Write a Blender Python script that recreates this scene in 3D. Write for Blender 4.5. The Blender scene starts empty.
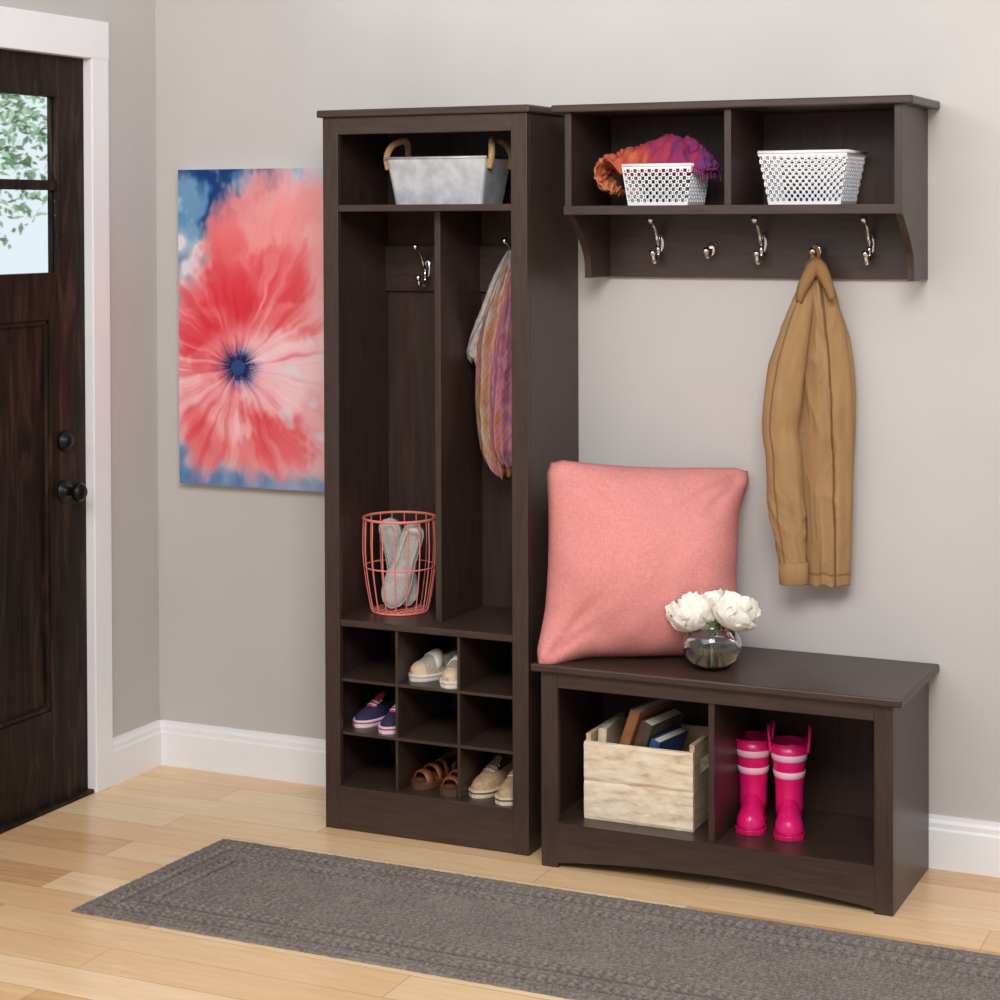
import bpy, bmesh, math, random
import numpy as np
from mathutils import Vector, Matrix, noise, Euler
random.seed(7)
SC=bpy.context.scene; COL=SC.collection
PI=math.pi
SC.view_settings.view_transform='Standard'
# ---------------------------------------------------------------- camera
F,V0,YAW,PIT,ROL=1972.3,251.19,.43059,-.016206,-.0031916
CP=Vector((2.6595,-4.9905,1.6491))
fw=Vector((-math.sin(YAW),math.cos(YAW),0)); rr=Vector((math.cos(YAW),math.sin(YAW),0)); up=Vector((0,0,1))
f2=fw*math.cos(PIT)+up*math.sin(PIT); u2=up*math.cos(PIT)-fw*math.sin(PIT)
r3=rr*math.cos(ROL)+u2*math.sin(ROL); u3=u2*math.cos(ROL)-rr*math.sin(ROL)
cam=bpy.data.objects.new('camera',bpy.data.cameras.new('camera')); COL.objects.link(cam)
cam.matrix_world=Matrix(((r3.x,u3.x,-f2.x,CP.x),(r3.y,u3.y,-f2.y,CP.y),(r3.z,u3.z,-f2.z,CP.z),(0,0,0,1)))
cam.data.sensor_width=36; cam.data.lens=F/1000*36; cam.data.shift_y=(V0-500)/1000
cam.data.clip_start=.05; SC.camera=cam
def ray(u,v): return f2+r3*((u-500)/F)-u3*((v-V0)/F)
def Px(u,v,x): d=ray(u,v); return CP+d*((x-CP.x)/d.x)
def Py(u,v,y): d=ray(u,v); return CP+d*((y-CP.y)/d.y)
def Pz(u,v,z): d=ray(u,v); return CP+d*((z-CP.z)/d.z)
# ---------------------------------------------------------------- materials
def lin(c):
    o=[]
    for x in c[:3]:
        x=x/255; o.append(x/12.92 if x<=.04045 else ((x+.055)/1.055)**2.4)
    return (*o,1)
def nodes(name):
    m=bpy.data.materials.new(name); m.use_nodes=True; nt=m.node_tree
    return m,nt,nt.nodes['Principled BSDF']
def mat(name,c1,c2=None,scale=20,stretch=(1,1,1),rough=.6,metal=0,bump=0,bscale=None,spec=.5,detail=4,lo=.35,hi=.65,sheen=0,sss=0,more=None,dist=0):
    m,nt,b=nodes(name); L=nt.links; N=nt.nodes
    b.inputs['Roughness'].default_value=rough; b.inputs['Metallic'].default_value=metal
    b.inputs['Specular IOR Level'].default_value=spec
    if sheen: b.inputs['Sheen Weight'].default_value=sheen
    if sss:
        b.inputs['Subsurface Weight'].default_value=sss; b.inputs['Subsurface Radius'].default_value=(.02,.02,.02); b.inputs['Subsurface Scale'].default_value=.5
    if c2 is None: c2=tuple(x*.93 for x in c1)
    tc=N.new('ShaderNodeTexCoord'); mp=N.new('ShaderNodeMapping'); mp.inputs['Scale'].default_value=stretch
    L.new(tc.outputs['Object'],mp.inputs['Vector'])
    nz=N.new('ShaderNodeTexNoise'); nz.inputs['Scale'].default_value=scale; nz.inputs['Detail'].default_value=detail; nz.inputs['Distortion'].default_value=dist
    L.new(mp.outputs['Vector'],nz.inputs['Vector'])
    rp=N.new('ShaderNodeValToRGB'); rp.color_ramp.elements[0].position=lo; rp.color_ramp.elements[1].position=hi
    rp.color_ramp.elements[0].color=lin(c1); rp.color_ramp.elements[1].color=lin(c2)
    for ps,c in (more or ()):
        k=rp.color_ramp.elements.new(ps); k.color=lin(c)
    L.new(nz.outputs['Fac'],rp.inputs['Fac']); L.new(rp.outputs['Color'],b.inputs['Base Color'])
    if bump:
        src=nz
        if bscale:
            src=N.new('ShaderNodeTexNoise'); src.inputs['Scale'].default_value=bscale; src.inputs['Detail'].default_value=3
            L.new(mp.outputs['Vector'],src.inputs['Vector'])
        bp=N.new('ShaderNodeBump'); bp.inputs['Strength'].default_value=bump; bp.inputs['Distance'].default_value=.004
        L.new(src.outputs['Fac'],bp.inputs['Height']); L.new(bp.outputs['Normal'],b.inputs['Normal'])
    return m
def glassmat(name,col=(255,255,255),ior=1.45,rough=0):
    m,nt,b=nodes(name); b.inputs['Base Color'].default_value=lin(col); b.inputs['Transmission Weight'].default_value=1
    b.inputs['Roughness'].default_value=rough; b.inputs['IOR'].default_value=ior
    return m
def vcolmat(name,layer,rough=.6,spec=.2,bump=0,bs=200):
    m,nt,b=nodes(name); at=nt.nodes.new('ShaderNodeVertexColor'); at.layer_name=layer
    nt.links.new(at.outputs['Color'],b.inputs['Base Color']); b.inputs['Roughness'].default_value=rough; b.inputs['Specular IOR Level'].default_value=spec
    if bump:
        tc=nt.nodes.new('ShaderNodeTexCoord'); nz=nt.nodes.new('ShaderNodeTexNoise'); nz.inputs['Scale'].default_value=bs; nt.links.new(tc.outputs['Object'],nz.inputs['Vector'])
        bp=nt.nodes.new('ShaderNodeBump'); bp.inputs['Strength'].default_value=bump; bp.inputs['Distance'].default_value=.004
        nt.links.new(nz.outputs['Fac'],bp.inputs['Height']); nt.links.new(bp.outputs['Normal'],b.inputs['Normal'])
    return m
M={}
M['wood_v']=mat('espresso_wood_vertical',(54,40,35),(65,49,43),14,(7,7,.7),.38,spec=.45)
M['wood_h']=mat('espresso_wood_horizontal',(56,41,36),(67,51,45),14,(.7,7,7),.36,spec=.45)
M['wood_in']=mat('espresso_wood_back',(55,40,35),(65,49,43),10,(6,6,.6),.5,spec=.3)
M['wall']=mat('greige_wall_paint',(193,189,186),(197,193,190),3,rough=.9,spec=.15,bump=.03,bscale=180)
M['white']=mat('white_trim_paint',(240,241,243),(236,237,240),4,rough=.4)
M['door']=mat('dark_stained_alder_door',(19,12,9),(74,53,40),5,(4,4,.5),.55,detail=10,lo=.32,hi=.80,bump=.25,spec=.2,more=[(.52,(37,25,18))],dist=1.9)
M['black']=mat('black_iron',(16,15,15),(22,20,20),20,rough=.4,metal=.5)
M['chrome']=mat('polished_chrome',(235,235,238),(225,225,230),5,rough=.16,metal=1)
M['glass']=glassmat('clear_glass')
M['pane']=glassmat('window_glass',(248,253,255),1.05,.06)
M['water']=glassmat('water',(238,244,240),1.33)
def woven(name,c1,c2,freq=700):
    m,nt,b=nodes(name); N=nt.nodes; L=nt.links
    tc=N.new('ShaderNodeTexCoord'); outs=[]
    for st in ((freq,freq*.1,freq*.1),(freq*.1,freq*.1,freq)):
        mp=N.new('ShaderNodeMapping'); mp.inputs['Scale'].default_value=st; L.new(tc.outputs['Object'],mp.inputs['Vector'])
        nz=N.new('ShaderNodeTexNoise'); nz.inputs['Scale'].default_value=1; nz.inputs['Detail'].default_value=2; L.new(mp.outputs['Vector'],nz.inputs['Vector']); outs.append(nz)
    mx=N.new('ShaderNodeMath'); mx.operation='ADD'; L.new(outs[0].outputs['Fac'],mx.inputs[0]); L.new(outs[1].outputs['Fac'],mx.inputs[1])
    hf=N.new('ShaderNodeMath'); hf.operation='MULTIPLY'; hf.inputs[1].default_value=.5; L.new(mx.outputs[0],hf.inputs[0])
    rp=N.new('ShaderNodeValToRGB'); e=rp.color_ramp.elements; e[0].position=.33; e[1].position=.67; e[0].color=lin(c1); e[1].color=lin(c2)
    L.new(hf.outputs[0],rp.inputs['Fac']); L.new(rp.outputs['Color'],b.inputs['Base Color'])
    bp=N.new('ShaderNodeBump'); bp.inputs['Strength'].default_value=.12; bp.inputs['Distance'].default_value=.002; L.new(hf.outputs[0],bp.inputs['Height']); L.new(bp.outputs['Normal'],b.inputs['Normal'])
    b.inputs['Roughness'].default_value=.92; b.inputs['Specular IOR Level'].default_value=.15
    return m
M['pink_fabric']=woven('salmon_woven_fabric',(207,129,127),(232,155,151),640)
M['coat_dark']=mat('khaki_trim',(134,102,66),(148,114,76),20,rough=.9,spec=.15)
M['galv']=mat('galvanized_metal',(188,191,196),(214,216,220),26,rough=.42,metal=.4,detail=2)
M['rope']=mat('jute_rope',(160,124,82),(196,160,112),180,rough=.9,bump=.6)
M['basket']=mat('white_plastic',(238,238,240),(232,232,236),10,rough=.45)
M['coral']=mat('coral_painted_wire',(238,138,124),(232,126,114),20,rough=.4)
M['crate']=mat('weathered_pine',(202,172,140),(240,224,200),16,(.9,6,3.2),.85,bump=.5,lo=.28,hi=.6,detail=9,more=[(.43,(228,206,178))],dist=.5)
M['crate_side']=mat('weathered_pine_end',(180,150,118),(214,188,156),9,(6,1,6),.7,bump=.2)
M['paper']=mat('book_pages',(232,222,202),(214,202,180),60,(1,30,1),.9)
M['hot']=mat('hot_pink_rubber',(226,20,106),(234,32,118),10,rough=.25)
M['hot_dark']=mat('deep_pink_sole',(196,14,88),(206,20,96),10,rough=.4)
M['stripe']=mat('pale_pink_band',(250,200,216),(246,190,208),20,rough=.3)
M['petal']=mat('white_petal',(250,248,238),(244,240,226),14,rough=.7,sss=.15)
M['stem']=mat('green_stem',(74,110,52),(96,134,66),30,rough=.5)
M['leaf']=mat('leaf_green',(96,136,100),(176,202,170),3,rough=.6)
M['bark']=mat('bark',(108,98,86),(140,128,114),20,rough=.9)
M['dark_lining']=mat('dark_lining',(52,44,42),(66,58,54),30,rough=.9)
def floor_mat():
    m,nt,b=nodes('maple_plank_floor'); N=nt.nodes; L=nt.links
    tc=N.new('ShaderNodeTexCoord')
    br=N.new('ShaderNodeTexBrick'); br.inputs['Scale'].default_value=1; br.inputs['Brick Width'].default_value=1.1; br.inputs['Row Height'].default_value=.132
    br.inputs['Mortar Size'].default_value=.0009; br.inputs['Mortar Smooth'].default_value=.3; br.inputs['Bias'].default_value=0; br.offset=.37; br.offset_frequency=2
    br.inputs['Color1'].default_value=(0,0,0,1); br.inputs['Color2'].default_value=(1,1,1,1); br.inputs['Mortar'].default_value=(.4,.4,.4,1)
    L.new(tc.outputs['Object'],br.inputs['Vector'])
    mp=N.new('ShaderNodeMapping'); mp.inputs['Scale'].default_value=(1.1,9,1); L.new(tc.outputs['Object'],mp.inputs['Vector'])
    nz=N.new('ShaderNodeTexNoise'); nz.inputs['Scale'].default_value=3.0; nz.inputs['Detail'].default_value=9; nz.inputs['Distortion'].default_value=1.3; nz.inputs['Roughness'].default_value=.62; L.new(mp.outputs['Vector'],nz.inputs['Vector'])
    mx=N.new('ShaderNodeMix'); mx.data_type='FLOAT'; mx.inputs[0].default_value=.5
    L.new(br.outputs['Color'],mx.inputs[2]); L.new(nz.outputs['Fac'],mx.inputs[3])
    rp=N.new('ShaderNodeValToRGB'); e=rp.color_ramp.elements; e[0].position=.18; e[0].color=lin((192,143,98)); e[1].position=.80; e[1].color=lin((245,217,178))
    k=e.new(.34); k.color=lin((219,175,127)); k=e.new(.58); k.color=lin((232,194,148))
    L.new(mx.outputs[0],rp.inputs['Fac'])
    m2=N.new('ShaderNodeMix'); m2.data_type='RGBA'; L.new(br.outputs['Fac'],m2.inputs[0]); L.new(rp.outputs['Color'],m2.inputs[6]); m2.inputs[7].default_value=lin((174,128,84))
    L.new(m2.outputs[2],b.inputs['Base Color']); b.inputs['Roughness'].default_value=.25; b.inputs['Specular IOR Level'].default_value=.5
    return m
M['floor']=floor_mat()
# ---------------------------------------------------------------- mesh helpers
def nb(): return bmesh.new()
def box(bm,x0,x1,y0,y1,z0,z1,mtx=None,mi=0):
    vs=[Vector((x,y,z)) for z in (z0,z1) for y in (y0,y1) for x in (x0,x1)]
    if mtx: vs=[mtx@v for v in vs]
    v=[bm.verts.new(p) for p in vs]
    for f in ((0,2,3,1),(4,5,7,6),(0,1,5,4),(2,6,7,3),(0,4,6,2),(1,3,7,5)):
        bm.faces.new([v[i] for i in f]).material_index=mi
    return bm
def loft(bm,rings,closed=True,cap0=True,cap1=True,mi=0):
    R=[[bm.verts.new(p) for p in r] for r in rings]; n=len(R[0])
    for a,b in zip(R,R[1:]):
        for i in range(n if closed else n-1):
            j=(i+1)%n
            bm.faces.new((a[i],a[j],b[j],b[i])).material_index=mi
    if closed and cap0: bm.faces.new(list(reversed(R[0]))).material_index=mi
    if closed and cap1: bm.faces.new(R[-1]).material_index=mi
    return R
def spline(pts,m=8):
    pts=[Vector(p) for p in pts]; P=[pts[0]*2-pts[1]]+pts+[pts[-1]*2-pts[-2]]; out=[]
    for i in range(1,len(P)-2):
        a,b,c,d=P[i-1:i+3]
        for k in range(m):
            t=k/m; out.append(.5*((2*b)+(c-a)*t+(2*a-5*b+4*c-d)*t*t+(3*b-a-3*c+d)*t**3))
    out.append(pts[-1]); return out
def frames(pts):
    T=[]
    for i in range(len(pts)):
        T.append((pts[min(i+1,len(pts)-1)]-pts[max(i-1,0)]).normalized())
    n=Vector((0,0,1)) if abs(T[0].z)<.9 else Vector((0,1,0))
    out=[]
    for t in T:
        n=(n-t*n.dot(t)).normalized(); out.append((t,n,t.cross(n)))
    return out
def tube(bm,pts,r,n=8,closed=False,mi=0):
    pts=[Vector(p) for p in pts]; fr=frames(pts); rings=[]
    for i,p in enumerate(pts):
        rad=r[i] if isinstance(r,(list,tuple)) else r
        t,a,b=fr[i]
        rings.append([p+(a*math.cos(2*PI*k/n)+b*math.sin(2*PI*k/n))*rad for k in range(n)])
    if closed: rings.append(rings[0])
    loft(bm,rings,True,not closed,not closed,mi)
    if closed: bmesh.ops.remove_doubles(bm,verts=bm.verts,dist=1e-6)
def ringtube(bm,c,R,r,n=32,m=6,ry=None):
    c=Vector(c); ry=ry or R; rings=[]
    for i in range(n):
        a=2*PI*i/n; d=Vector((math.cos(a)*R,math.sin(a)*ry,0)); dn=Vector((math.cos(a),math.sin(a),0))
        rings.append([bm.verts.new(c+d+dn*(r*math.cos(2*PI*k/m))+Vector((0,0,r*math.sin(2*PI*k/m)))) for k in range(m)])
    for i in range(n):
        a,b=rings[i],rings[(i+1)%n]
        for k in range(m): bm.faces.new((a[k],b[k],b[(k+1)%m],a[(k+1)%m]))
def lathe(bm,prof,n=40,c=(0,0,0)):
    c=Vector(c); rings=[]
    for r,z in prof: rings.append([c+Vector((r*math.cos(2*PI*k/n),r*math.sin(2*PI*k/n),z)) for k in range(n)])
    loft(bm,rings,True,prof[0][0]>1e-4,prof[-1][0]>1e-4)
    bmesh.ops.remove_doubles(bm,verts=bm.verts,dist=1e-6)
def ball(bm,c,r,sx=1,sy=1,sz=1,seg=14):
    bmesh.ops.create_uvsphere(bm,u_segments=seg,v_segments=seg//2+2,radius=1,matrix=Matrix.Translation(Vector(c))@Matrix.Diagonal((r*sx,r*sy,r*sz,1)))
def fin(name,bm,mats,parent=None,bevel=0,smooth=False,sub=0,solid=0,kind=None):
    me=bpy.data.meshes.new(name)
    bmesh.ops.recalc_face_normals(bm,faces=bm.faces)
    if smooth:
        for f in bm.faces: f.smooth=True
    bm.to_mesh(me); bm.free()
    for m in (mats if isinstance(mats,(list,tuple)) else [mats]): me.materials.append(m)
    o=bpy.data.objects.new(name,me); COL.objects.link(o)
    if parent: o.parent=parent
    if solid:
        s=o.modifiers.new('solid','SOLIDIFY'); s.thickness=solid; s.offset=0
    if bevel:
        b=o.modifiers.new('bevel','BEVEL'); b.width=bevel; b.segments=2; b.limit_method='ANGLE'
    if sub:
        s=o.modifiers.new('sub','SUBSURF'); s.levels=sub; s.render_levels=sub
    if kind: o['kind']=kind
    return o
def setcol(o,name,cols):
    ca=o.data.color_attributes.new(name,'FLOAT_COLOR','POINT'); ca.data.foreach_set('color',[q for c in cols for q in c])
def tag(o,label,cat,group=None):
    o['label']=label; o['category']=cat
    if group: o['group']=group
    return o
def thing(name,label,cat,loc=(0,0,0),rot=(0,0,0),group=None):
    o=bpy.data.objects.new(name,None); COL.objects.link(o); o.location=loc; o.rotation_euler=rot; o.empty_display_size=.05
    return tag(o,label,cat,group)
def reroot(root,loc):
    loc=Vector(loc); seen=set()
    def rec(o):
        if o.type=='MESH' and o.data.name not in seen:
            seen.add(o.data.name); o.data.transform(Matrix.Translation(-loc))
        for c in o.children: rec(c)
    rec(root); root.location=loc
def dup(root,loc,rot,label):
    r=root.copy(); COL.objects.link(r); r.location=loc; r.rotation_euler=rot; r['label']=label
    for ch in list(root.children):
        c=ch.copy(); COL.objects.link(c); c.parent=r
        for g in list(ch.children):
            d=g.copy(); COL.objects.link(d); d.parent=c
    return r
def bpart(name,x0,x1,y0,y1,z0,z1,m,parent,bevel=.0015):
    return fin(name,box(nb(),x0,x1,y0,y1,z0,z1),m,parent,bevel)
def interp(tab,x):
    xs=[t[0] for t in tab]; return [float(np.interp(x,xs,[t[k] for t in tab])) for k in range(1,len(tab[0]))]
R_=math.radians
def sm(a,b,x):
    t=max(0,min(1,(x-a)/(b-a))); return t*t*(3-2*t)
def mixc(a,b,t): return tuple(a[i]+(b[i]-a[i])*t for i in range(3))
# ---------------------------------------------------------------- room
XL=-.776
W,H,D=.6033,1.924,.346
fin('floor',box(nb(),XL-.12,4.5,-5.5,.1,-.06,0),M['floor'],kind='structure')
fin('wall_back',box(nb(),XL-.12,4.5,0,.1,0,2.75),M['wall'],kind='structure')
XD=XL-.012
yJ=Px(85.5,400,XD).y+.004; yB=Px(111,400,XL+.018).y; ztop=Px(85,57,XL).z; zcas=Px(107,22,XL+.018).z
DW=.9
bm=nb()
box(bm,XL-.12,XL,yJ,0,0,2.75); box(bm,XL-.12,XL,yJ-DW,yJ,ztop,2.75); box(bm,XL-.12,XL,-5.5,yJ-DW,0,2.75)
fin('wall_left',bm,M['wall'],kind='structure')
cw=yB-yJ
bm=nb(); box(bm,XL-.05,XL+.018,yJ-.004,yB,0,ztop); box(bm,XL-.05,XL+.018,yJ-DW-cw,yJ-DW+.004,0,ztop)
box(bm,XL-.05,XL+.020,yJ-DW-cw,yB,ztop-.004,zcas)
fin('trim_1',bm,M['white'],bevel=.003,kind='structure')
def baseboard(name,along,segs):
    prof=[(0,0),(.016,0),(.016,.098),(.012,.104),(.012,.116),(.007,.124),(.006,.134),(0,.134)]
    bm=nb()
    for a0,a1 in segs:
        if along=='x': rings=[[Vector((a,-d,z)) for d,z in prof] for a in (a0,a1)]
        else: rings=[[Vector((XL+d,a,z)) for d,z in prof] for a in (a0,a1)]
        loft(bm,rings)
    fin(name,bm,M['white'],kind='structure')
baseboard('baseboard_back','x',[(XL,-.001),(W+.001,4.5)]); baseboard('baseboard_left','y',[(yB,0)])
# door
dr=thing('door_1','','',(0,0,0)); del dr['label']; del dr['category']; dr['kind']='structure'
yP=Px(58,180,XD).y
zA=Px(47,96,XD).z; zB=Px(47,180,XD).z; zC=Px(47,190,XD).z; zD=Px(47,273,XD).z
zr=Px(50,320,XD).z; zb=Px(50,712,XD).z
yQ=Px(51,500,XD).y
y0=yJ-DW; yPl=y0+(yJ-yP); yQl=y0+(yJ-yQ); ym=(yP+yPl)/2
dt=.038
bm=nb()
box(bm,XD-dt,XD,yP,yJ-.003,.01,ztop-.004); box(bm,XD-dt,XD,y0+.003,yPl,.01,ztop-.004)
box(bm,XD-dt,XD,yQ,yP,.01,zr+.001); box(bm,XD-dt,XD,yPl,yQl,.01,zr+.001)
box(bm,XD-dt,XD,yPl,yP,zA,ztop-.004); box(bm,XD-dt,XD,yPl,yP,zr,zD); box(bm,XD-dt,XD,yQl,yQ,.01,zb)
fin('frame',bm,M['door'],dr,.002)
bm=nb(); box(bm,XD-dt+.004,XD-.004,yPl,yP,zC,zB); box(bm,XD-dt+.004,XD-.004,ym-.012,ym+.012,zD,zA)
fin('muntin',bm,M['door'],dr,.002)
bm=nb()
npl=5
for i in range(npl):
    a=yQl+(yQ-yQl)*i/npl; b=yQl+(yQ-yQl)*(i+1)/npl
    box(bm,XD-.030,XD-.014,a+.0015,b-.0015,zb-.005,zr+.005)
box(bm,XD-.032,XD-.02,yQl,yQ,zb-.005,zr+.005)
fin('plank_panel',bm,M['door'],dr,.003)
bm=nb()
for (a,b,c,d) in ((yQ-.014,yQ,zb,zr),(yQl,yQl+.014,zb,zr),(yQl,yQ,zr-.014,zr),(yQl,yQ,zb,zb+.014)):
    box(bm,XD-.03,XD-.004,a,b,c,d)
fin('molding',bm,M['door'],dr,.004)
for a,b in ((yPl,ym-.012),(ym+.012,yP)):
    for c,d in ((zD,zC),(zB,zA)):
        fin('pane',box(nb(),XD-.020,XD-.016,a,b,c,d),M['pane'],dr)
def lathe_x(prof,c,n=24):
    bm=nb(); lathe(bm,prof,n); bmesh.ops.transform(bm,matrix=Matrix.Translation(c)@Matrix.Rotation(PI/2,4,'Y'),verts=bm.verts); return bm
ck=Px(64,491,XD); fin('door_knob',lathe_x([(.032,0),(.032,.006),(.014,.01),(.011,.03),(.018,.036),(.027,.048),(.027,.058),(.018,.068),(.001,.07)],Vector((XD,ck.y,ck.z))),M['black'],dr,smooth=True)
ck=Px(64,441,XD); fin('deadbolt',lathe_x([(.03,0),(.03,.008),(.02,.014),(.018,.022),(.001,.024)],Vector((XD,ck.y,ck.z))),M['black'],dr,smooth=True)
fin('threshold',box(nb(),XL-.12,XL+.01,yJ-DW,yJ,.0,.012),M['door'],dr,.003)
# ---------------------------------------------------------------- hooks
def hook(parent,c,big=True):
    c=Vector(c)
    bm=nb()
    if big:
        P=spline([c+Vector(p) for p in ((0,-.004,-.004),(0,-.020,.004),(0,-.030,.022),(0,-.046,.044),(0,-.070,.058))],6)
        tube(bm,P,[.0072-.002*i/len(P) for i in range(len(P))],8)
        P=spline([c+Vector(p) for p in ((0,-.004,.004),(0,-.014,-.014),(0,-.014,-.034),(0,-.026,-.050),(0,-.046,-.048),(0,-.055,-.030))],6)
        tube(bm,P,.0064,8); kn=[(0,-.074,.061,.0098),(0,-.056,-.026,.0098)]
    else:
        P=spline([c+Vector(p) for p in ((0,-.004,.002),(0,-.012,-.012),(0,-.026,-.018),(0,-.038,-.006))],6)
        tube(bm,P,.0064,8); kn=[(0,-.039,-.001,.0105)]
    h=fin('coat_hook',bm,M['chrome'],parent,smooth=True)
    bm=nb(); s=.027 if big else .018
    ball(bm,c,1,.0125,.005,s,16); fin('base_plate',bm,M['chrome'],h,smooth=True)
    for k in kn:
        bm=nb(); ball(bm,c+Vector(k[:3]),k[3]); fin('knob',bm,M['chrome'],h,smooth=True)
    return h
# ---------------------------------------------------------------- tall hall cabinet
tw=thing('hall_cabinet','tall espresso brown hall cabinet with two hanging bays over nine shoe cubbies','cabinet')
V,Hh,I=M['wood_v'],M['wood_h'],M['wood_in']
bpart('side_panel',0,.018,-D+.018,-.001,0,H,V,tw); bpart('side_panel',W-.018,W,-D+.018,-.001,0,H,V,tw)
bpart('stile',0,.046,-D,-D+.018,0,H,V,tw); bpart('stile',W-.046,W,-D,-D+.018,0,H,V,tw)
bpart('top_rail',.046,W-.046,-D,-D+.018,H-.046,H,Hh,tw)
bpart('top_panel',-.012,W+.012,-D-.014,-.001,H,H+.02,Hh,tw,.004)
bpart('back_panel',.018,W-.018,-.008,-.002,.10,H,I,tw)
bpart('shelf',.018,W-.018,-D+.004,-.008,1.671,1.689,Hh,tw)
XDV=W/2+.004
bpart('divider',XDV-.009,XDV+.009,-D+.078,-.008,.569,1.671,V,tw)
bpart('cubby_top',.018,W-.018,-D+.004,-.008,.551,.569,Hh,tw)
bpart('kick_rail',.046,W-.046,-D,-D+.018,0.002,.118,Hh,tw)
bpart('bottom_panel',.018,W-.018,-D+.018,-.008,.10,.118,Hh,tw)
for z in (.2595,.4035): bpart('cubby_shelf',.018,W-.018,-D+.012,-.008,z-.004,z+.004,Hh,tw,.001)
CX=(.212,.396)
for x in CX: bpart('cubby_divider',x-.004,x+.004,-D+.0125,-.008,.118,.551,V,tw,.001)
bpart('hook_rail',.018,XDV-.009,-.024,-.008,1.447,1.575,Hh,tw); bpart('hook_rail',XDV+.009,W-.018,-.024,-.008,1.447,1.575,Hh,tw)
p=Py(430,268,-.024); hook(tw,(p.x-.008,-.024,p.z))
p=Py(516,260,-.024); hook(tw,(p.x,-.024,1.53))
# ---------------------------------------------------------------- wall shelf
X0,X1,ZS0,ZS1,DS=.684,1.560,1.493,1.923,.287
sh=thing('wall_shelf','espresso wall shelf with two open cubbies above a row of chrome coat hooks','shelf',(X0,0,ZS0))
def S(name,x0,x1,y0,y1,z0,z1,m,bv=.0015): return bpart(name,x0-X0,x1-X0,y0,y1,z0-ZS0,z1-ZS0,m,sh,bv)
S('top_panel',X0-.031,X1+.031,-DS-.020,-.001,ZS1,ZS1+.02,Hh,.004)
ZB0,ZB1=1.662,1.681
for x in (X0,X1-.018):
    prof=[(-.001,ZS1),(-DS,ZS1),(-DS,ZB0-.002)]
    for k in range(13):
        t=k/12; prof.append((-(DS-.012-.122*math.sin(t*PI/2)),ZB0-.004-t*(ZB0-ZS0-.03)))
    prof+=[(-.152,ZS0),(-.001,ZS0)]
    bm=nb(); loft(bm,[[Vector((xx-X0,y,z-ZS0)) for y,z in prof] for xx in (x,x+.018)]); fin('side_panel',bm,V,sh,.001)
S('shelf_board',X0+.018,X1-.018,-DS+.001,-.008,ZB0,ZB1,Hh)
S('front_lip',X0-.002,X1+.002,-DS-.006,-DS+.001,ZB0-.002,ZB1+.002,Hh)
xm=(X0+X1)/2
S('divider',xm-.009,xm+.009,-DS+.004,-.008,ZB1,ZS1,V)
S('back_panel',X0+.018,X1-.018,-.008,-.001,ZB1,ZS1,I)
S('hook_rail',X0+.018,X1-.018,-.018,-.001,ZS0,ZB0,Hh)
for i,(u,v) in enumerate(((660,250),(711,260),(763,250),(817,262),(871,250))):
    p=Py(u,v,-.018); zz=1.585 if i%2==0 else 1.566
    hook(sh,Vector((p.x-X0,-.018,zz-ZS0)),i%2==0)
# ---------------------------------------------------------------- bench
B0,B1,DB,HB=.6614,1.5663,.3994,.5192
be=thing('storage_bench','low espresso storage bench with two open cubbies and a plain flat seat top','bench',(B0,0,0))
def B(name,x0,x1,y0,y1,z0,z1,m,bv=.0015): return bpart(name,x0-B0,x1-B0,y0,y1,z0,z1,m,be,bv)
zt=HB-.02
B('seat_top',B0-.022,B1+.024,-DB-.018,-.001,zt,HB,Hh,.004)
B('end_panel',B0,B0+.018,-DB+.018,-.018,0,zt,V); B('end_panel',B1-.018,B1,-DB+.018,-.018,0,zt,V)
B('stile',B0,B0+.046,-DB,-DB+.018,0,zt,V); B('stile',B1-.046,B1,-DB,-DB+.018,0,zt,V)
B('top_rail',B0+.046,B1-.046,-DB,-DB+.018,zt-.04,zt,Hh)
B('bottom_panel',B0+.018,B1-.018,-DB+.018,-.018,.097,.115,Hh)
B('back_panel',B0+.018,B1-.018,-.026,-.018,.097,zt,I)
B('divider',(B0+B1)/2-.008,(B0+B1)/2+.008,-DB+.008,-.026,.115,zt,V)
bm=nb(); n=24
a,b=.046,B1-.046-B0
rings=[]
for i in range(n+1):
    t=i/n; x=a+(b-a)*t; zl=.012+.024*math.sin(PI*t)**.8
    rings.append([Vector((x,-DB,zl)),Vector((x,-DB+.018,zl)),Vector((x,-DB+.018,.115)),Vector((x,-DB,.115))])
loft(bm,rings); fin('arched_apron',bm,Hh,be)
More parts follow.
